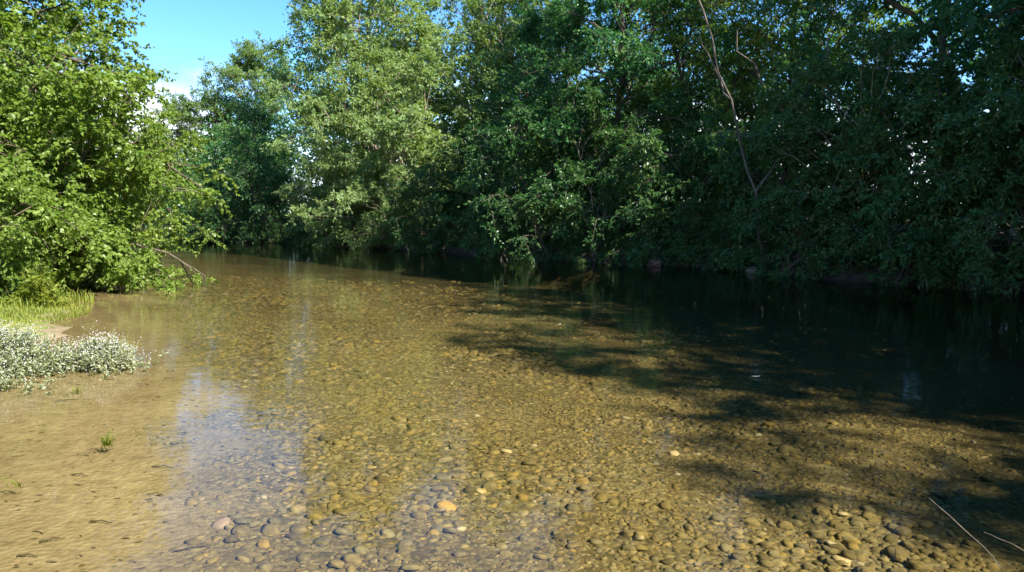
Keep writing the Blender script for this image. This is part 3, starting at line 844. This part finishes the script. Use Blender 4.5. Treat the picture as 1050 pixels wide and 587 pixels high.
def low_plant(name, n, x, y, rx, ry, h, leaf, seed, mat, label, group=None, flowers=0, cat='plant'):
    root = link(name, None, None, (x, y, 0)); tag(root, label, cat, group)
    st, lf, tips, r = leafy(n, x, y, rx, ry, h, leaf, seed)
    tag(link('stems', mesh_np('stems', st[0], st[1], mat), root), kind='stuff')
    tag(link('leaves', mesh_np('leaves', lf[0], lf[1], mat), root), kind='stuff')
    if flowers:
        c = np.repeat(tips, flowers, 0) + r.normal(0, 1, (len(tips) * flowers, 3)) * np.array([0.04, 0.04, 0.06])
        m = len(c); s = 0.0065 * r.uniform(0.5, 1.4, m)
        octv = np.array([(1, 0, 0), (0, 1, 0), (-1, 0, 0), (0, -1, 0), (0, 0, 1), (0, 0, -1)], float)
        octf = np.array([(0, 1, 4), (1, 2, 4), (2, 3, 4), (3, 0, 4), (1, 0, 5), (2, 1, 5), (3, 2, 5), (0, 3, 5)])
        vv = (c[:, None] + octv[None] * s[:, None, None]).reshape(-1, 3)
        ff = (octf[None] + (np.arange(m) * 6)[:, None, None]).reshape(-1, 3)
        tag(link('flowers', mesh_np('flowers', vv, ff, M_PETAL), root), kind='stuff')
    return root

FG = 'flowering plants at the sandy edge'
low_plant('flowering_plant', 900, -5.75, 8.5, 0.95, 0.75, 0.36, (0.055, 0.026), 61, M_MINT, 'large clump of white-flowered plants at the left edge above the sand', FG, 4)
low_plant('flowering_plant', 380, -4.75, 8.8, 0.58, 0.5, 0.28, (0.05, 0.022), 62, M_MINT, 'smaller white-flowered clump reaching into the water', FG, 4)
low_plant('flowering_plant', 190, -5.4, 7.6, 0.65, 0.3, 0.20, (0.05, 0.022), 63, M_MINT, 'low front fringe of the white-flowered plants along the sand', FG, 4)
low_plant('fern_plant', 60, -9.0, 14.6, 0.6, 0.5, 0.55, (0.16, 0.05), 64, M_GRASS, 'bright yellow-green leafy plant on the grass by the left shrubs', None)
WP = 'low plants along the foot of the right bank'
for i, (x, y, h, n, lab) in enumerate([
        (11.0, 18.9, 0.9, 60, 'upright pale-leaved plant at the water near the right edge'),
        (12.2, 17.6, 0.6, 50, 'low leafy plant at the water at the right edge'),
        (9.6, 20.9, 0.7, 60, 'leafy plant at the foot of the bank under the drooping bush'),
        (8.1, 23.8, 0.7, 60, 'pale speckled plant at the water right of the pink rock'),
        (2.6, 30.6, 0.8, 60, 'bright green small plant at the water left of the red clay'),
        (-5.6, 42.6, 0.9, 70, 'low plant at the water right of the sunlit willow bush')]):
    low_plant('waterside_plant', n, x, y, 0.6, 0.5, h, (0.13, 0.04), 70 + i, M_SHRUB, lab, WP)

def tuft(x, y, n, h, seed, label):
    root = link('grass_tuft', None, None, (x, y, 0)); tag(root, label, 'grass tuft')
    v, f = blades(n, 0, 0, 0.05, 0.035, h, 0.007, seed, 1.3, max(ground_z(x, y), -0.02))
    tag(link('blades', mesh_np('blades', v, f, M_GRASS), root), kind='stuff')
tuft(-3.1, 5.78, 45, 0.13, 81, 'small yellow-green grass tuft standing in the sandy shallows')
tuft(-3.2, 4.85, 16, 0.08, 82, 'grass tuft at the left edge of the sand')
tuft(-4.3, 7.55, 18, 0.09, 83, 'tiny grass sprig on the sand before the white-flowered plants')

def rock(name, x, y, z, s, mat, label, seed, cat='rock'):
    r = np.random.default_rng(seed)
    import bmesh
    bm = bmesh.new(); bmesh.ops.create_icosphere(bm, subdivisions=3, radius=1)
    for vv in bm.verts:
        c = vv.co
        k = 1 + 0.35 * float(vnoise(c.x * 1.7 + seed, c.y * 1.7 + c.z * 2.1, seed)) + 0.2 * float(vnoise(c.x * 4 + c.z, c.y * 4 + seed, seed))
        vv.co = c * k
    me = bpy.data.meshes.new(name); bm.to_mesh(me); bm.free()
    me.materials.append(mat)
    o = link(name, me, None, (x, y, z), r.uniform(0, 3), s)
    return tag(o, label, cat)
rock('clay_lump', 5.1, 27.6, 0.10, (0.26, 0.2, 0.17), M_RED, 'reddish lump of bare clay at the water on the right bank', 5)
rock('boulder', 7.5, 24.0, 0.06, (0.26, 0.18, 0.12), M_PINK, 'pinkish pale rock at the foot of the right bank', 6)

def stick(name, pts, r0, r1, mat, label, cat='stick'):
    P = np.array(pts, float); o3 = P[0].copy(); P = P - o3
    t = np.linspace(0, 1, 12); tk = np.linspace(0, 1, len(P))
    path = np.stack([np.interp(t, tk, P[:, i]) for i in range(3)], -1)
    path[1:-1] += np.random.default_rng(int(abs(o3[0]) * 100)).normal(0, r0 * 0.5, (10, 3))
    v, f = tubes(path[None], np.linspace(r0, r1, 12)[None], 6)
    return tag(link(name, mesh_np(name, v, f, mat, True), None, tuple(o3)), label, cat)
stick('reed_stem', [(2.36, 3.35, -0.1), (2.40, 3.75, 0.03), (2.47, 4.45, 0.05)], 0.0032, 0.0016, M_STICK, 'thin pale reed stem lying across the water at the bottom right')
stick('reed_stem', [(2.72, 3.5, -0.1), (2.6, 3.85, 0.02), (2.52, 4.0, 0.03)], 0.0022, 0.0012, M_STICK, 'shorter thin reed stem beside the pale one at the bottom right')
rs = random.Random(4)
TW = ['dark twig lying on the sand by the grass tuft', 'short dark twig in the middle of the sand', 'dark twig near the bottom left corner',
      'thin twig on the sand under the flowering plants', 'bent dark twig at the bottom edge of the sand', 'dark twig where the sand meets the cobbles',
      'little twig left of the pinkish cobble', 'dark sliver of wood on the sand near the left edge', 'tiny dark twig at the edge of the sky reflection']
for (px, py), lab in zip([(70, 480), (90, 525), (10, 563), (60, 410), (68, 578), (158, 468), (150, 497), (38, 545), (185, 545)], TW):
    d = 1348.0 / (py - 224); x = (px - 525) / 793.0 * d
    L = rs.uniform(0.05, 0.11); a = rs.uniform(-0.3, 0.6)
    z = ground_z(x, d) + 0.012
    stick('twig', [(x - L * math.cos(a), d - L * math.sin(a), z), (x, d + 0.01, z + 0.008), (x + L * math.cos(a), d + L * math.sin(a), z)], 0.005, 0.0025, M_TWIG, lab, 'twig')
rl = np.random.default_rng(88)
n_ = 800
ly = rl.uniform(2.8, 9, n_); lx = rl.uniform(-1, 0.2, n_) * 0.75 * ly - 0.2
okl = (sandy(lx, ly) > 0.25) & (terrain(lx, ly)[1] > 0) & (vnoise(lx * 1.2, ly * 2.2, 5) > -0.12)
lx, ly = lx[okl], ly[okl]
lz = terrain(lx, ly)[0] + 0.003
la = rl.normal(0.15, 0.5, len(lx)); ll_ = rl.uniform(0.006, 0.03, len(lx)); lw = rl.uniform(0.003, 0.007, len(lx))
pth = np.stack([lx, ly, lz], -1)[:, None] + np.stack([np.cos(la), np.sin(la), 0.05 + 0 * la], -1)[:, None] * (ll_[:, None] * np.linspace(-1, 1, 3))[..., None]
v, f = tubes(pth, lw[:, None] * np.array([0.4, 1, 0.3]), 4)
tag(link('leaf_litter', mesh_np('leaf_litter', v, f, M_TWIG)), 'scatter of dark plant scraps on the sandy shallows', 'debris', kind='stuff')
def fleaf(x, y, s, rz, label):
    v = [(-1, 0, 0.1), (-0.3, 0.4, 0), (0.5, 0.35, 0), (1, 0, 0.12), (0.5, -0.35, 0.02), (-0.3, -0.4, 0.02), (0, 0, -0.06)]
    f = [(6, i, (i + 1) % 6) for i in range(6)]
    tag(link('fallen_leaf', mesh_np('fallen_leaf', np.array(v), np.array(f), M_DRYLEAF), None, (x, y, 0.008), rz, s), label, 'leaf')
fleaf(2.62, 8.2, 0.055, 0.1, 'pale fallen leaf floating on the shaded water')
fleaf(0.75, 12.3, 0.06, 0.8, 'small pale leaf floating at the edge of the tree shadow')
